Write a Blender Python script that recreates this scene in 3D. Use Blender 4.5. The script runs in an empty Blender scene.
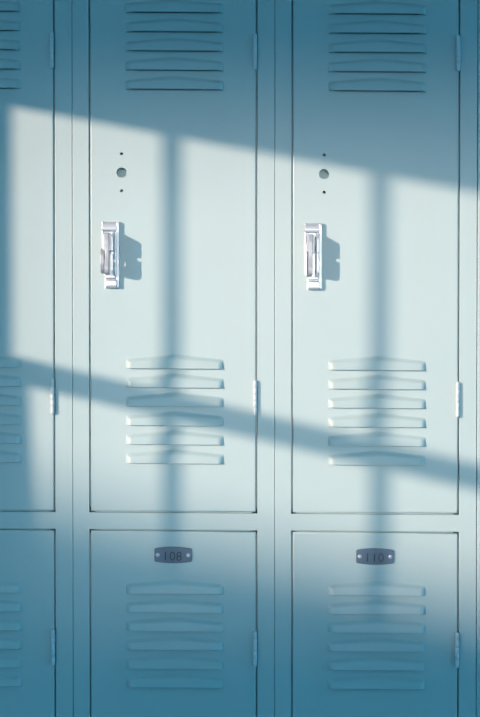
import bpy, math
from mathutils import Vector, Matrix
C = bpy.context.scene.collection
S = 0.0015074                  # metres per photo pixel on the locker fronts
ZC = 1.3115                    # camera height
PITCH = 202.2 * S
D = 1.60
SHEAR = 0.0075

# ------------------------------------------------------------------ materials
def mat(name, col, rough=0.45, metal=0.0, bump=0.0, bscale=300, spec=0.5, var=0.0):
    m = bpy.data.materials.new(name); m.use_nodes = True
    nt = m.node_tree; b = nt.nodes['Principled BSDF']
    b.inputs['Base Color'].default_value = (*col, 1)
    b.inputs['Roughness'].default_value = rough
    b.inputs['Metallic'].default_value = metal
    b.inputs['Specular IOR Level'].default_value = spec
    tc = nt.nodes.new('ShaderNodeTexCoord')
    if var > 0:
        n = nt.nodes.new('ShaderNodeTexNoise'); n.inputs['Scale'].default_value = 9
        n.inputs['Detail'].default_value = 4
        mx = nt.nodes.new('ShaderNodeMix'); mx.data_type = 'RGBA'
        mx.inputs['A'].default_value = (*[c * (1 - var) for c in col], 1)
        mx.inputs['B'].default_value = (*[min(1, c * (1 + var)) for c in col], 1)
        nt.links.new(tc.outputs['Object'], n.inputs['Vector'])
        nt.links.new(n.outputs['Fac'], mx.inputs['Factor'])
        nt.links.new(mx.outputs['Result'], b.inputs['Base Color'])
    if bump > 0:
        n2 = nt.nodes.new('ShaderNodeTexNoise'); n2.inputs['Scale'].default_value = bscale
        n2.inputs['Detail'].default_value = 2
        bp = nt.nodes.new('ShaderNodeBump'); bp.inputs['Strength'].default_value = bump
        bp.inputs['Distance'].default_value = 0.001
        nt.links.new(tc.outputs['Object'], n2.inputs['Vector'])
        nt.links.new(n2.outputs['Fac'], bp.inputs['Height'])
        nt.links.new(bp.outputs['Normal'], b.inputs['Normal'])
    return m

BLUE = (0.34, 0.505, 0.53)
M_paint = mat('blue_enamel', BLUE, 0.42, 0, 0.05, 500, 0.45, 0.03)
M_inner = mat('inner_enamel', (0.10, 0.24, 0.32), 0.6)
M_zinc = mat('bright_zinc', (0.46, 0.56, 0.62), 0.40, 0.45, 0.05, 900)
M_zinc2 = mat('dull_zinc', (0.30, 0.38, 0.44), 0.42, 0.45, 0.05, 900)
M_hinge = mat('hinge_enamel', (0.46, 0.61, 0.66), 0.35)
M_plate = mat('dark_number_plate', (0.09, 0.15, 0.21), 0.45, 0.25, 0.25, 1500)
M_ink = mat('numeral_paint', (0.015, 0.03, 0.06), 0.6)
M_plaster = mat('wall_plaster', (0.62, 0.66, 0.68), 0.85, 0, 0.2, 120)
M_ceil = mat('ceiling_paint', (0.7, 0.72, 0.73), 0.9)
M_floor = mat('floor_vinyl', (0.55, 0.56, 0.56), 0.5, 0, 0.05, 40, 0.4, 0.12)
M_frame = mat('window_frame_paint', (0.75, 0.76, 0.76), 0.5)
M_brick = mat('masonry', (0.32, 0.27, 0.24), 0.9, 0, 0.3, 30, 0.3, 0.2)
M_ground = mat('asphalt', (0.16, 0.16, 0.16), 0.95, 0, 0.3, 60, 0.3, 0.2)
M_sun_mask = mat('sun_mask_cloth', (0.45, 0.47, 0.5), 0.9)
M_glass = bpy.data.materials.new('window_glass'); M_glass.use_nodes = True
nt = M_glass.node_tree; nt.nodes.clear()
o_ = nt.nodes.new('ShaderNodeOutputMaterial'); t_ = nt.nodes.new('ShaderNodeBsdfTransparent')
g_ = nt.nodes.new('ShaderNodeBsdfGlossy'); g_.inputs['Roughness'].default_value = 0.02
mx_ = nt.nodes.new('ShaderNodeMixShader'); mx_.inputs[0].default_value = 0.05
nt.links.new(t_.outputs[0], mx_.inputs[1]); nt.links.new(g_.outputs[0], mx_.inputs[2])
nt.links.new(mx_.outputs[0], o_.inputs[0])

# ------------------------------------------------------------------ mesh helpers
class MB:
    def __init__(s): s.v = []; s.f = []; s.sm = []; s.mi = []
    def vert(s, x, y, z): s.v.append((x, y, z)); return len(s.v) - 1
    def face(s, idx, smooth=False, mi=0): s.f.append(tuple(idx)); s.sm.append(smooth); s.mi.append(mi)
    def quad(s, a, b, c, d, smooth=False, mi=0):
        s.face([s.vert(*p) for p in (a, b, c, d)], smooth, mi)
    def box(s, x0, x1, y0, y1, z0, z1, b=0.0, seg=2):
        # box with rounded edges facing -y (front)
        rings = []
        if b > 0:
            for k in range(seg + 1):
                a = math.pi / 2 * k / seg
                ins = b * (1 - math.sin(a)); y = y0 + b * (1 - math.cos(a)) if False else y0 + b * (1 - math.cos(math.pi/2 - a))
                # k=0: inset b, y=y0 ; k=seg: inset 0, y=y0+b
                ins = b * (1 - math.sin(a)); y = y0 + b * (1 - math.cos(a))
                rings.append((ins, y))
        else:
            rings.append((0, y0))
        rings.append((0, y1))
        idx = []
        for ins, y in rings:
            idx.append([s.vert(x0 + ins, y, z0 + ins), s.vert(x1 - ins, y, z0 + ins),
                        s.vert(x1 - ins, y, z1 - ins), s.vert(x0 + ins, y, z1 - ins)])
        s.face(idx[0])
        for r in range(len(idx) - 1):
            for k in range(4):
                k2 = (k + 1) % 4
                s.face((idx[r][k], idx[r + 1][k], idx[r + 1][k2], idx[r][k2]), r < len(idx) - 2)
        s.face(idx[-1][::-1])
    def prism(s, pts, axis, a0, a1):
        # pts: 2D outline; extruded along axis between a0 and a1
        def P(p, a):
            return (a, p[0], p[1]) if axis == 'x' else (p[0], a, p[1])
        i0 = [s.vert(*P(p, a0)) for p in pts]; i1 = [s.vert(*P(p, a1)) for p in pts]
        s.face(i0); s.face(i1[::-1])
        n = len(pts)
        for k in range(n):
            k2 = (k + 1) % n
            s.face((i0[k], i1[k], i1[k2], i0[k2]))
    def build(s, name, material, parent=None, shear=0.0, x0=0.0, loc=(0, 0, 0)):
        me = bpy.data.meshes.new(name)
        vs = [(x, y, z - shear * (x + x0)) for x, y, z in s.v] if shear else s.v
        me.from_pydata(vs, [], s.f)
        for m in (material if isinstance(material, list) else [material]): me.materials.append(m)
        for p, sm, mi in zip(me.polygons, s.sm, s.mi):
            p.use_smooth = sm; p.material_index = mi
        import bmesh
        bm = bmesh.new(); bm.from_mesh(me)
        bmesh.ops.remove_doubles(bm, verts=bm.verts, dist=1e-6)
        bmesh.ops.recalc_face_normals(bm, faces=bm.faces)
        bm.to_mesh(me); bm.free()
        o = bpy.data.objects.new(name, me); C.objects.link(o)
        o.location = loc
        if parent: o.parent = parent
        return o

def struct(o): o['kind'] = 'structure'; return o

# ------------------------------------------------------------------ locker pieces
# local frame of a locker: x = 0 at its middle, y = 0 front plane (room at -y), z = height above floor
BASE = 0.150
RAILZ = 1.0665                                        # middle of the rail between the doors
def zp(py): return ZC - (py - 358.5) * S              # photo row -> height on the front plane
def xl(px): return (px - 173.7) * S                   # photo column in the middle locker -> local x
DX0, DX1 = xl(90.6), xl(256.0)
FX0, FX1 = xl(72.6) + 0.00025, xl(274.8) - 0.00025
UP = (zp(512.3), zp(-69.0)); LO = (zp(1111.0), zp(532.1))
FT, FB = zp(-87), BASE
GAP = 0.0021

def louvre(b, x0, x1, zb, h=0.0070):
    nu, nv = 40, 10
    L = x1 - x0
    def T(u): return (9.5 + 5.0 * (1 - abs(2 * u - 1))) * S
    def H(u):
        e = min(u, 1 - u) * L / (5.5 * S)
        e = max(0.0, min(1.0, e)); return h * math.sin(e * math.pi / 2) ** 0.8 if e > 0 else 0.0
    us = sorted(set([0, .006, .015, .028, .042, .06] + [i / nu for i in range(3, nu - 2)] + [1, .994, .985, .972, .958, .94]))
    def prof(v):
        # smooth shoulder then a flat sloping face
        if v < 0.62: return 1.0 - 0.36 * (v / 0.62)
        t = (v - 0.62) / 0.38
        return 0.64 * (0.5 + 0.5 * math.cos(math.pi * t))
    grid = []
    for u in us:
        col = []
        inset = 0.0
        for j in range(nv + 1):
            v = j / nv
            xx = x0 + u * L
            if j == 0:                                     # rolled lower edge
                for dp, dz in ((.0011, 0), (.0005, .00015), (.00012, .0005)):
                    col.append(b.vert(xx, -max(H(u) - dp, 0) - 0.00002, zb + dz))
                continue
            if j == 1: col.append(b.vert(xx, -H(u) - 0.00002, zb + .0011))
            col.append(b.vert(xx, -H(u) * prof(v) - 0.00002, zb + v * T(u)))
        grid.append(col)
    for i in range(len(us) - 1):
        for j in range(len(grid[0]) - 1):
            b.face((grid[i][j], grid[i + 1][j], grid[i + 1][j + 1], grid[i][j + 1]), True)
    # rolled lip: metal thickness under the lower edge and the inner face of the hood
    th = 0.0011
    for i in range(len(us) - 1):
        ua, ub = us[i], us[i + 1]
        xa, xb = x0 + ua * L, x0 + ub * L
        ha, hb = H(ua), H(ub)
        ia, ib = max(0, ha - th), max(0, hb - th)
        b.quad((xa, -ia, zb), (xb, -ib, zb), (xb, -ib * .6, zb + 5.0 * S), (xa, -ia * .6, zb + 5.0 * S))

def make_door(z0, z1, lv, holes, sx):
    b = MB()
    # outer rounded edge
    r = 0.0022; T = 0.020
    seg = 3; idx = []
    for k in range(seg + 1):
        a = math.pi / 2 * k / seg
        ins = r * (1 - math.sin(a)); y = r * (1 - math.cos(a))
        idx.append((ins, y))
    idx.append((0, .0060)); idx.append((.007, .0061)); idx.append((.007, T))
    rr = [[b.vert(DX0 + i, y, z0 + i), b.vert(DX1 - i, y, z0 + i), b.vert(DX1 - i, y, z1 - i), b.vert(DX0 + i, y, z1 - i)] for i, y in idx]
    for q in range(len(rr) - 1):
        for k in range(4):
            k2 = (k + 1) % 4
            b.face((rr[q][k], rr[q + 1][k], rr[q + 1][k2], rr[q][k2]), q < seg)
    b.face(rr[-1][::-1])
    # front sheet, tiled round the louvre slots and the drilled holes
    LX0, LX1 = xl(126.0), xl(223.5)
    sx0, sx1 = LX0 + 7 * S, LX1 - 7 * S
    rects = []
    for zb in lv: rects.append((sx0, sx1, zb, zb + 4.5 * S, None))
    for hx, hz, hr in holes: rects.append((hx - hr * 1.5, hx + hr * 1.5, hz - hr * 1.5, hz + hr * 1.5, (hx, hz, hr)))
    X0, X1, Z0, Z1 = DX0 + r, DX1 - r, z0 + r, z1 - r
    xs = sorted(set([X0, X1] + [q[0] for q in rects] + [q[1] for q in rects]))
    zs = sorted(set([Z0, Z1] + [q[2] for q in rects] + [q[3] for q in rects]))
    for i in range(len(xs) - 1):
        for j in range(len(zs) - 1):
            cx, cz = (xs[i] + xs[i + 1]) / 2, (zs[j] + zs[j + 1]) / 2
            if any(q[0] < cx < q[1] and q[2] < cz < q[3] for q in rects): continue
            b.quad((xs[i], 0, zs[j]), (xs[i + 1], 0, zs[j]), (xs[i + 1], 0, zs[j + 1]), (xs[i], 0, zs[j + 1]))
    for q in rects:
        if q[4] is None: continue
        hx, hz, hr = q[4]; n = 32; w = hr * 1.5
        sq = []; ci = []; dp = []; de = 0.014
        for k in range(n):
            a = 2 * math.pi * k / n; c, s_ = math.cos(a), math.sin(a); m = w / max(abs(c), abs(s_))
            sq.append(b.vert(hx + c * m, 0, hz + s_ * m)); ci.append(b.vert(hx + c * hr, 0, hz + s_ * hr))
            dp.append(b.vert(hx + c * hr, de, hz + s_ * hr))
        for k in range(n):
            k2 = (k + 1) % n
            b.face((sq[k], sq[k2], ci[k2], ci[k])); b.face((ci[k], ci[k2], dp[k2], dp[k]))
        b.face(dp)
    for zb in lv: louvre(b, LX0, LX1, zb)
    return b

def hinge(parent, zc, sx):
    b = MB(); xc = xl(255.0); R = 0.0030; n = 16; half = 18 * S; yc = -0.0034
    prof = [(-half, 0.3), (-half + .0012, .85), (-half + .0025, 1)]
    kn = 5; L = 2 * half - .005
    for k in range(1, kn):
        z = -half + .0025 + L * k / kn
        prof += [(z - .0005, 1), (z - .0002, .86), (z + .0002, .86), (z + .0005, 1)]
    prof += [(half - .0025, 1), (half - .0012, .85), (half, .3)]
    rings = [[b.vert(xc + R * f * math.cos(2 * math.pi * k / n), yc + R * f * math.sin(2 * math.pi * k / n), zc + z) for k in range(n)] for z, f in prof]
    for q in range(len(rings) - 1):
        for k in range(n):
            k2 = (k + 1) % n
            b.face((rings[q][k], rings[q][k2], rings[q + 1][k2], rings[q + 1][k]), True)
    b.face(rings[0][::-1]); b.face(rings[-1])
    # leaf wrapped behind the barrel into the gap
    b.box(xc - .0004, xc + .0024, yc, 0.012, zc - half + .001, zc + half - .001)
    o = b.build('hinge', M_hinge, parent, SHEAR, sx)
    return o

def rounded(pts, r, n=4):
    out = []
    N = len(pts)
    for i in range(N):
        p0, p, p1 = Vector(pts[i - 1]), Vector(pts[i]), Vector(pts[(i + 1) % N])
        a = (p0 - p); c = (p1 - p)
        rr = min(r, a.length * .45, c.length * .45)
        A = p + a.normalized() * rr; B = p + c.normalized() * rr
        for k in range(n + 1):
            t = k / n
            q = A * (1 - t) ** 2 + p * 2 * t * (1 - t) + B * t * t
            out.append((q.x, q.y))
    return out

def bevel(o, w=0.0006, seg=2):
    m = o.modifiers.new('edge', 'BEVEL'); m.width = w; m.segments = seg; m.limit_method = 'ANGLE'
    m.angle_limit = math.radians(40)

def make_handle(parent, x, z, col2):
    # pressed housing with a deep hasp plate and a lift lever
    b = MB(); mm = 0.001
    W0, W1 = -14 * mm, 12 * mm
    b.prism([(W0, 50 * mm), (W0, -26 * mm), (-10 * mm, -33 * mm), (-10 * mm, -50 * mm), (W1, -50 * mm), (W1, 50 * mm)], 'y', -1.6 * mm, 0)   # back plate
    # right flange, full height
    b.prism(rounded([(0, -50 * mm), (-5.5 * mm, -50 * mm), (-6.5 * mm, 46 * mm), (-6 * mm, 50 * mm), (0, 50 * mm)], 2 * mm), 'x', 7.5 * mm, 12 * mm)
    # left flange
    b.prism(rounded([(0, 18 * mm), (-5 * mm, 18 * mm), (-6 * mm, 46 * mm), (-6 * mm, 50 * mm), (0, 50 * mm)], 2 * mm), 'x', -14 * mm, -12 * mm)
    if not col2:
        b.prism(rounded([(0, -30 * mm), (-6 * mm, -30 * mm), (-8 * mm, 20 * mm), (0, 20 * mm)], 2 * mm), 'x', -12 * mm, -10.2 * mm)
    # top cap, two stepped ridges
    b.prism(rounded([(0, 36 * mm), (-6.5 * mm, 36 * mm), (-7.5 * mm, 40 * mm), (-6.5 * mm, 45.5 * mm), (-4 * mm, 50 * mm), (0, 50 * mm)], 1.5 * mm), 'x', -14 * mm, 8 * mm)
    # bottom cup
    b.prism(rounded([(0, -50 * mm), (-7 * mm, -50 * mm), (-9 * mm, -47 * mm), (-9 * mm, -38 * mm), (0, -36 * mm)], 1.5 * mm), 'x', -8 * mm, 8 * mm)
    h = b.build('door_handle', M_zinc, parent, loc=(x, 0, z)); bevel(h)
    h['label'] = 'bright zinc lift handle with padlock hasp'
    # hasp plate with a padlock hole and a notch
    f = MB()
    out = [(-4, 36), (-27, 24), (-27, 2.5), (-23.5, 1.5), (-23.5, -0.5), (-27, -1.5), (-27, -25), (-23, -30), (-4, -31)]
    hy, hz, hr = -12.0, -10.0, 2.9
    # outline with a keyhole slit so that the hole is real
    n = 18
    hole = [(hy + hr * math.cos(math.pi + -2 * math.pi * k / n), hz + 1.25 * hr * math.sin(math.pi + -2 * math.pi * k / n)) for k in range(n + 1)]
    half1 = [(-27, hz)] + [(-27, -25), (-23, -30), (-4, -31), (-4, hz), (hy + hr, hz)]
    lower = [(-33, hz), (-33, -25), (-31.5, -28), (-28, -30), (-4, -31), (-4, hz)]
    arcL = [(hy + hr * math.cos(-math.pi * k / 9), hz + 1.3 * hr * math.sin(-math.pi * k / 9)) for k in range(10)]
    upper = [(-4, hz), (-4, 37), (-31.5, 27), (-33, 24), (-33, 4.5), (-27.5, 3.2), (-27.5, -0.6), (-33, -1.6), (-33, hz)]
    arcU = [(hy - hr * math.cos(math.pi * k / 9), hz + 1.3 * hr * math.sin(math.pi * k / 9)) for k in range(10)]
    for poly in (lower + arcL, upper + arcU):
        f.prism([(a * mm, c * mm) for a, c in poly], 'x', 3.4 * mm, 5.4 * mm)
    f.v = [(x_, y_ * (1.0 if col2 else 0.86), z_) for x_, y_, z_ in f.v]
    hs = f.build('hasp', M_zinc, h)
    # lift lever, a curved tongue left of the hasp
    l = MB()
    prof = [(-8, 33), (-13, 33), (-15, 20), (-14, 8), (-14.5, -2), (-16, -12), (-17.5, -20), (-16, -28), (-12, -30), (-8, -24), (-11, -14), (-9, 0), (-8, 12)]
    l.prism(rounded([(a * mm, c * mm) for a, c in prof], 3 * mm), 'x', -9 * mm, -2.5 * mm)
    l.prism(rounded([(-6 * mm, 32 * mm), (-12 * mm, 32 * mm), (-13.5 * mm, 5 * mm), (-6 * mm, 5 * mm)], 2 * mm), 'x', -11.5 * mm, 0.5 * mm)
    if col2:                                   # this one hangs out of its housing to the left
        l.prism(rounded([(-3 * mm, 8 * mm), (-11 * mm, 10 * mm), (-16 * mm, 0), (-17 * mm, -14 * mm), (-14 * mm, -25 * mm), (-6 * mm, -29 * mm), (-3 * mm, -20 * mm)], 3 * mm), 'x', -15.5 * mm, -9.5 * mm)
    lv = l.build('lever', M_zinc2, h); bevel(lv, .001, 3)
    # padlock eye block at the foot of the recess
    e = MB(); e.box(-8.5 * mm, 6.5 * mm, -7.5 * mm, 0, -35 * mm, -31 * mm, .001)
    e.build('hasp_stop', M_zinc, h)
    return h

def ribbon(b, pts, w, y0, y1):
    n = len(pts)
    L, R = [], []
    for i, p in enumerate(pts):
        a = Vector(pts[max(0, i - 1)]); c = Vector(pts[min(n - 1, i + 1)])
        if (pts[0][0] - pts[-1][0]) ** 2 + (pts[0][1] - pts[-1][1]) ** 2 < 1e-12 and i in (0, n - 1):
            a = Vector(pts[-2]); c = Vector(pts[1])
        t = (c - a).normalized(); nn = Vector((-t.y, t.x)) * w / 2
        L.append((p[0] + nn.x, p[1] + nn.y)); R.append((p[0] - nn.x, p[1] - nn.y))
    for i in range(n - 1):
        b.prism([L[i], L[i + 1], R[i + 1], R[i]], 'y', y0, y1)

def digit(ch, cx, h, w):
    b = MB(); st = 0.0014
    def oval(cz, rx, rz, n=24): return [(cx + rx * math.cos(2 * math.pi * k / n), cz + rz * math.sin(2 * math.pi * k / n)) for k in range(n + 1)]
    if ch == '1':
        ribbon(b, [(cx, h / 2), (cx, -h / 2)], st * 1.2, -.0026, -.0022)
    if ch == '0':
        ribbon(b, oval(0, w / 2, h / 2), st, -.0026, -.0022)
    if ch == '8':
        ribbon(b, oval(h * .25, w / 2 * .9, h * .25), st, -.0026, -.0022)
        ribbon(b, oval(-h * .25, w / 2, h * .26), st, -.0026, -.0022)
    return b

def make_number_plate(parent, x, z, text):
    b = MB(); hw, he, hm = 18.8 * S, 6.6 * S, 8.3 * S; n = 16
    pts = [(hw * (1 - 2 * k / n), he + (hm - he) * (1 - (1 - 2 * k / n) ** 2)) for k in range(n + 1)]
    pts = [(hw, -he + .0012), (hw, he - .0012)] + [(hw - .0012, he)] + pts[1:-1] + [(-hw + .0012, he), (-hw, he - .0012), (-hw, -he + .0012), (-hw + .0012, -he)] + [(px, -pz) for px, pz in pts[1:-1][::-1]] + [(hw - .0012, -he)]
    b.prism(pts, 'y', -.0022, 0)
    p = b.build('number_plate', M_plate, parent, loc=(x, 0, z)); bevel(p, .0005)
    p.rotation_euler = (0, SHEAR, 0)
    p['label'] = 'dark oval-edged metal plate stamped ' + text if text else 'dark metal number plate'
    for s in (-1, 1):
        r = MB(); R = 2.1 * S; nn = 16; rings = []
        for a in (0, 20, 40, 60, 78):
            ca, sa = math.cos(math.radians(a)), math.sin(math.radians(a))
            rings.append([r.vert(s * 15.4 * S + R * ca * math.cos(2 * math.pi * k / nn), -.0022 - .0014 * sa, R * ca * math.sin(2 * math.pi * k / nn)) for k in range(nn)])
        for q in range(len(rings) - 1):
            for k in range(nn): r.face((rings[q][k], rings[q][(k + 1) % nn], rings[q + 1][(k + 1) % nn], rings[q + 1][k]), True)
        r.face(rings[-1], True)
        o = r.build('rivet', M_zinc, p); o['label'] = 'silver rivet head'
    for ch, cx in zip(text, (-7.6, -0.6, 6.0)):
        digit(ch, cx * S, 8.0 * S, 4.4 * S).build('numeral', M_ink, p, loc=(0, 0, -1.0 * S))
    return p

def make_locker(ix, label, number):
    sx = (ix) * PITCH + (173.7 - 240) * S
    root = bpy.data.objects.new('locker', None); C.objects.link(root)
    root.location = (sx, 0, 0); root.empty_display_size = .1
    root['label'] = label; root['category'] = 'locker'; root['group'] = 'row of blue two-tier metal lockers'
    dep = 0.381
    K = dict(shear=SHEAR, x0=sx)
    # carcass
    for s, (a, c) in zip((-1, 1), ((FX0, FX0 + .0012), (FX1 - .0012, FX1))):
        b = MB(); b.box(a, c, .018, dep, FB, FT); b.build('side_panel', M_paint, root, **K)
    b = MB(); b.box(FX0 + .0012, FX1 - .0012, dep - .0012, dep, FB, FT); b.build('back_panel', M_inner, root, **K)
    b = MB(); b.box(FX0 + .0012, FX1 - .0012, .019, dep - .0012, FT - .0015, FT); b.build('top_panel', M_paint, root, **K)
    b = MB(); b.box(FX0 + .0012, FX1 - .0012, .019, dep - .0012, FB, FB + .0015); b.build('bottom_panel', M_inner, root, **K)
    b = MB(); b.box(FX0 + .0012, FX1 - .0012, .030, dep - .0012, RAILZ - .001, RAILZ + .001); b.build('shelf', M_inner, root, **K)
    # door frame: two stiles and three rails welded into one flush frame
    b = MB()
    r = 0.0009
    ox0, ox1 = DX0 - GAP, DX1 + GAP
    b.box(FX0, ox0, 0, .018, FB, FT, r); b.box(ox1, FX1, 0, .018, FB, FT, r)
    b.box(ox0 - .001, DX0 + .0055, .0068, .0078, FB, FT); b.box(DX1 - .0055, ox1 + .001, .0068, .0078, FB, FT)  # door stops
    ri = 0.0006
    for z0, z1 in ((FB, LO[0] - GAP), (LO[1] + GAP, UP[0] - GAP), (UP[1] + GAP, FT)):
        # rail overlaps the rounded inner corner of the stiles so that the joint is flush
        e = r * 1.15
        rings = [(0, ri), (ri, 0)]
        v = lambda x, y, z: b.vert(x, y, z)
        x0_, x1_ = ox0 - e, ox1 + e
        yy = -0.00004
        A = [v(x0_, yy, z0 + ri), v(x1_, yy, z0 + ri), v(x1_, yy, z1 - ri), v(x0_, yy, z1 - ri)]
        b.face(A)
        B = [v(x0_, ri, z0), v(x1_, ri, z0)]; T_ = [v(x1_, ri, z1), v(x0_, ri, z1)]
        for zz0, zz1 in ((z0 - .0065, z0 + .001), (z1 - .001, z1 + .0065)):
            b.box(ox0 - .001, ox1 + .001, .0068, .0078, max(zz0, FB), min(zz1, FT))
        b.face((A[0], A[1], B[1], B[0]), True); b.face((A[2], A[3], T_[1], T_[0]), True)
        b.face((B[0], B[1], v(x1_, .018, z0), v(x0_, .018, z0)))
        b.face((T_[0], T_[1], v(x0_, .018, z1), v(x1_, .018, z1)))
    b.build('door_frame', M_paint, root, **K)
    # spot welds at the rail ends
    n = 12
    for px, py in ((268.6, 504.5), (84.5, 503), (263.5, 540), (269.5, 540.5), (84.5, 539), (79, 539.5)):
        b = MB(); cx, cz, R = xl(px), zp(py), 0.9 * S
        c0 = b.vert(cx, .0006, cz)
        rg = [b.vert(cx + R * math.cos(2 * math.pi * k / n), -.0002, cz + R * math.sin(2 * math.pi * k / n)) for k in range(n)]
        R *= 1.5
        r2 = [b.vert(cx + R * math.cos(2 * math.pi * k / n), -.00002, cz + R * math.sin(2 * math.pi * k / n)) for k in range(n)]
        for k in range(n): b.face((c0, rg[k], rg[(k + 1) % n]), True); b.face((rg[k], r2[k], r2[(k + 1) % n], rg[(k + 1) % n]), True)
        b.build('spot_weld', M_paint, root, **K)
    # doors
    up_l = [zp(369.2 + 18.95 * k) for k in range(6)] + [zp(-4.2 + 19.1 * k) for k in range(6)]
    lo_l = [zp(594.6 + 18.75 * k) for k in range(6)] + [zp(968.4 + 18.95 * k) for k in range(6)]
    hx = xl(121.8)
    uh = [(hx, zp(155), 1.5 * S), (hx, zp(173.8), 5.1 * S), (hx, zp(192), 1.6 * S)]
    lh = [(a, c - (599.4) * S, r_) for a, c, r_ in uh]
    for (z0, z1), lv, hl in ((UP, up_l, uh), (LO, lo_l, lh)):
        d = make_door(z0, z1, lv, hl, sx).build('door', M_paint, root, **K)
        hinge(d, z1 - (122 if z1 > 1.3 else 116.7) * S, sx); hinge(d, z0 + 114.5 * S, sx)
    off = -SHEAR * (sx + xl(112))
    make_handle(root, xl(111.9 if ix == 0 else 111.4), zp(256.3) + off, ix == 0)
    make_handle(root, xl(112), zp(256.3 + 599.4) + off, False)
    make_number_plate(root, xl(173), zp(555.8) - SHEAR * sx, number)
    for x in (FX0 + .012, FX1 - .012):
        for y in (.03, dep - .03):
            b = MB(); b.box(x - .011, x + .011, y - .011, y + .011, 0, BASE - SHEAR * (sx + x) + .0005)
            b.build('leg', M_paint, root)
    return root

make_locker(-1, 'blue two-tier metal locker at the left end, only its hinged right side in view', '')
make_locker(0, 'blue two-tier metal locker with plate stamped 108, middle one of the row', '108')
make_locker(1, 'blue two-tier metal locker just right of the one stamped 108', '110')

# ------------------------------------------------------------------ room shell
XR = FX1 + PITCH + (173.7 - 240) * S + .0004
def slab(name, m, x0, x1, y0, y1, z0, z1, b=0.0):
    q = MB(); q.box(x0, x1, y0, y1, z0, z1, b); return struct(q.build(name, m))
YF, CZ, WX, RX = -5.0, 2.75, -1.60, 4.0
slab('floor', M_floor, WX, RX, YF, .50, -.06, 0)
slab('ceiling', M_ceil, WX, RX, YF, .50, CZ, CZ + .06)
slab('wall_back', M_plaster, WX, RX, .385, .50, 0, CZ)
slab('trim_1', M_paint, XR + .0006, XR + .10, .0, .020, 0, FT, .001)     # filler strip beside the last locker

# window wall: sun slope and the features that throw the shadow pattern
R_, K_ = 1.20, 0.225
def win(px, py):
    x, z = (px - 240) * S, zp(py)
    return -(x - WX) / R_, z + K_ * (x - WX)
yj, _ = win(13, 200); y1_, _ = win(172, 200); y2_, _ = win(380, 200)
dy = y2_ - y1_
yr = y1_ + 4 * dy - .0
zbL, zbR = win(20, 371)[1], win(475, 477)[1]; ybL, ybR = win(20, 371)[0], win(475, 477)[0]
zhL, zhR = win(12, 110)[1], win(476, 196)[1]; yhL, yhR = win(12, 110)[0], win(476, 196)[0]
SILL, HEAD = 0.95, 2.25
w = MB()
w.box(WX - .15, WX, yj, .50, 0, CZ)
w.box(WX - .15, WX, YF, yr, 0, CZ)
w.box(WX - .15, WX, yr, yj, 0, SILL)
w.box(WX - .15, WX, yr, yj, HEAD, CZ)
struct(w.build('wall_left', M_plaster))
w = MB()                                   # sash: muntins and a slightly sagging middle rail
for k in range(4):
    y = y1_ + k * dy
    w.box(WX - .008, WX + .008, y - .0065, y + .0065, SILL, HEAD)
def zl(y): return zbL + (zbR - zbL) * (y - ybL) / (ybR - ybL)
w.prism([(yj, zl(yj) - .019), (yr, zl(yr) - .019), (yr, zl(yr) + .019), (yj, zl(yj) + .019)], 'x', WX - .008, WX + .008)
w.box(WX - .02, WX + .01, yr, yj, SILL, SILL + .03)
w.box(WX - .02, WX + .01, yr, yj, HEAD - .03, HEAD)
w.prism([(yj, SILL), (yj - .040, SILL), (yj - .017, zl(yj)), (yj, zl(yj))], 'x', WX - .012, WX + .004)   # stile of the lower sash
win1 = struct(w.build('window_1', M_frame))
g = MB(); g.quad((WX, yr, SILL), (WX, yj, SILL), (WX, yj, HEAD), (WX, yr, HEAD)); g.build('pane', M_glass, win1)
def zh(y): return zhL + (zhR - zhL) * (y - yhL) / (yhR - yhL)
g = MB(); g.prism([(yj + .08, zh(yj + .08)), (yr - .08, zh(yr - .08)), (yr - .08, CZ - .4), (yj + .08, CZ - .4)], 'x', WX + .020, WX + .023)
g.build('sun_mask_blind', M_sun_mask, win1)  # added unseen blind, hem tilted to shape the top edge of the sun patch

# wall and opening added behind the camera, sized to shape the front fill sun
FY = -4.5; FD = Vector((-.06, 1, -.07))
px0, px1, pz0, pz1 = (12 - 240) * S, (640 - 240) * S, zp(600), zp(112)
wx0, wx1 = px0 - FD.x * 4.5, px1 - FD.x * 4.5
wz0, wz1 = pz0 - FD.z * 4.5, pz1 - FD.z * 4.5
w = MB()
w.box(WX, wx0, FY - .1, FY, 0, CZ); w.box(wx1, RX, FY - .1, FY, 0, CZ)
w.box(wx0, wx1, FY - .1, FY, 0, wz0); w.box(wx0, wx1, FY - .1, FY, wz1, CZ)
struct(w.build('fill_mask_wall', M_plaster))
w = MB(); w.box(wx0, wx0 + .02, FY - .05, FY - .03, wz0, wz1); w.box(wx1 - .02, wx1, FY - .05, FY - .03, wz0, wz1)
w.box(wx0, wx1, FY - .05, FY - .03, wz0, wz0 + .02); w.box(wx0, wx1, FY - .05, FY - .03, wz1 - .02, wz1)
fill_win = struct(w.build('fill_opening', M_frame))  # frame of the opening added for the front fill
g = MB(); g.quad((wx0, FY - .04, wz0), (wx1, FY - .04, wz0), (wx1, FY - .04, wz1), (wx0, FY - .04, wz1)); g.build('pane', M_glass, fill_win)

# outside: ground and an added unseen wall whose top cuts off the low sun
xo = -13.0
def far(px, py):
    x, z = (px - 240) * S, zp(py)
    return -(x - xo) / R_, z + K_ * (x - xo)
a0, b0 = far(60, 494), far(440, 590)
sl = (b0[1] - a0[1]) / (b0[0] - a0[0])
q = MB(); ya, yb = -4, -17
q.prism([(ya, -.1), (yb, -.1), (yb, a0[1] + sl * (yb - a0[0])), (ya, a0[1] + sl * (ya - a0[0]))], 'x', xo - .25, xo)
struct(q.build('sun_cutoff_wall', M_brick))
q = MB(); q.quad((-40, -40, -.06), (40, -40, -.06), (40, 30, -.06), (-40, 30, -.06)); struct(q.build('ground', M_ground))

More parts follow.
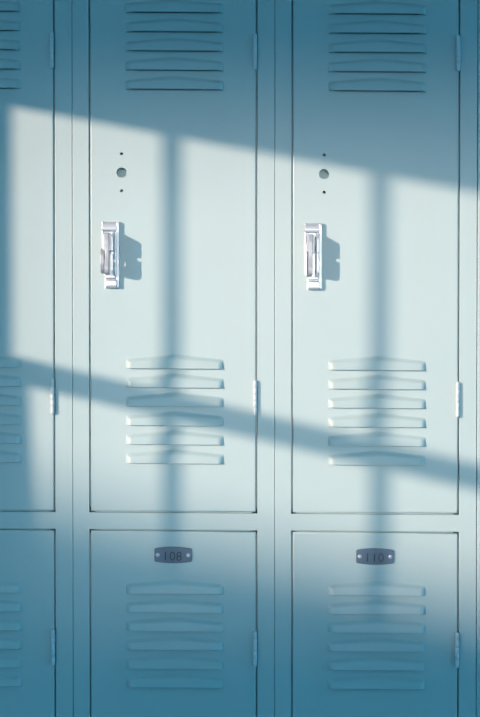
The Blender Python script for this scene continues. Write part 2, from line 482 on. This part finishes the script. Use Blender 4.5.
# ------------------------------------------------------------------ light
def sun(name, energy, col, angle, d):
    l = bpy.data.lights.new(name, 'SUN'); l.energy = energy; l.color = col; l.angle = math.radians(angle)
    o = bpy.data.objects.new(name, l); C.objects.link(o)
    o.rotation_euler = Vector(d).normalized().to_track_quat('-Z', 'Y').to_euler(); o.location = (-3, -3, 3)
SD = (R_, 1.0, -K_ * R_)
sun('sun', 6.9, (1.0, 0.63, 0.48), 0.62, SD)
sun('front_fill_sun', 1.12, (1.0, 0.87, 0.80), 3.8, FD)  # second sun added as soft front fill, in place of lens haze
al = bpy.data.lights.new('window_sky', 'AREA'); al.shape = 'RECTANGLE'; al.size = 1.6; al.size_y = 1.3
al.energy = 38; al.color = (0.24, 0.40, 0.50)
ao = bpy.data.objects.new('window_sky', al); C.objects.link(ao)
ao.location = (WX - .35, -1.75, 1.40); ao.rotation_euler = Vector((1.6, 1.0, 0)).to_track_quat('-Z', 'Z').to_euler()
wd = bpy.data.worlds.new('sky'); bpy.context.scene.world = wd; wd.use_nodes = True
nt = wd.node_tree; bg = nt.nodes['Background']
tc = nt.nodes.new('ShaderNodeTexCoord'); sp = nt.nodes.new('ShaderNodeSeparateXYZ'); rp = nt.nodes.new('ShaderNodeValToRGB')
nt.links.new(tc.outputs['Generated'], sp.inputs[0]); nt.links.new(sp.outputs['Z'], rp.inputs[0])
rp.color_ramp.elements[0].position = 0.0; rp.color_ramp.elements[0].color = (.18, .72, 1.0, 1)
rp.color_ramp.elements[1].position = 0.8; rp.color_ramp.elements[1].color = (.08, .49, .95, 1)
nt.links.new(rp.outputs[0], bg.inputs[0]); bg.inputs[1].default_value = 2.5

# ------------------------------------------------------------------ camera
cd = bpy.data.cameras.new('camera'); cam = bpy.data.objects.new('camera', cd); C.objects.link(cam)
cd.sensor_width = 36; cd.lens = 36 * (D / S) / 717
pitch = math.radians(0.67)
cam.location = (0, -D, ZC + D * math.tan(pitch))
cam.rotation_euler = (math.pi / 2 - pitch, 0, 0)
cd.clip_start = .05
sc = bpy.context.scene; sc.camera = cam
sc.view_settings.view_transform = 'Standard'; sc.view_settings.look = 'None'
sc.view_settings.exposure = 0.0; sc.view_settings.gamma = 1; sc.view_settings.use_curve_mapping = False
sc.cycles.use_denoising = True
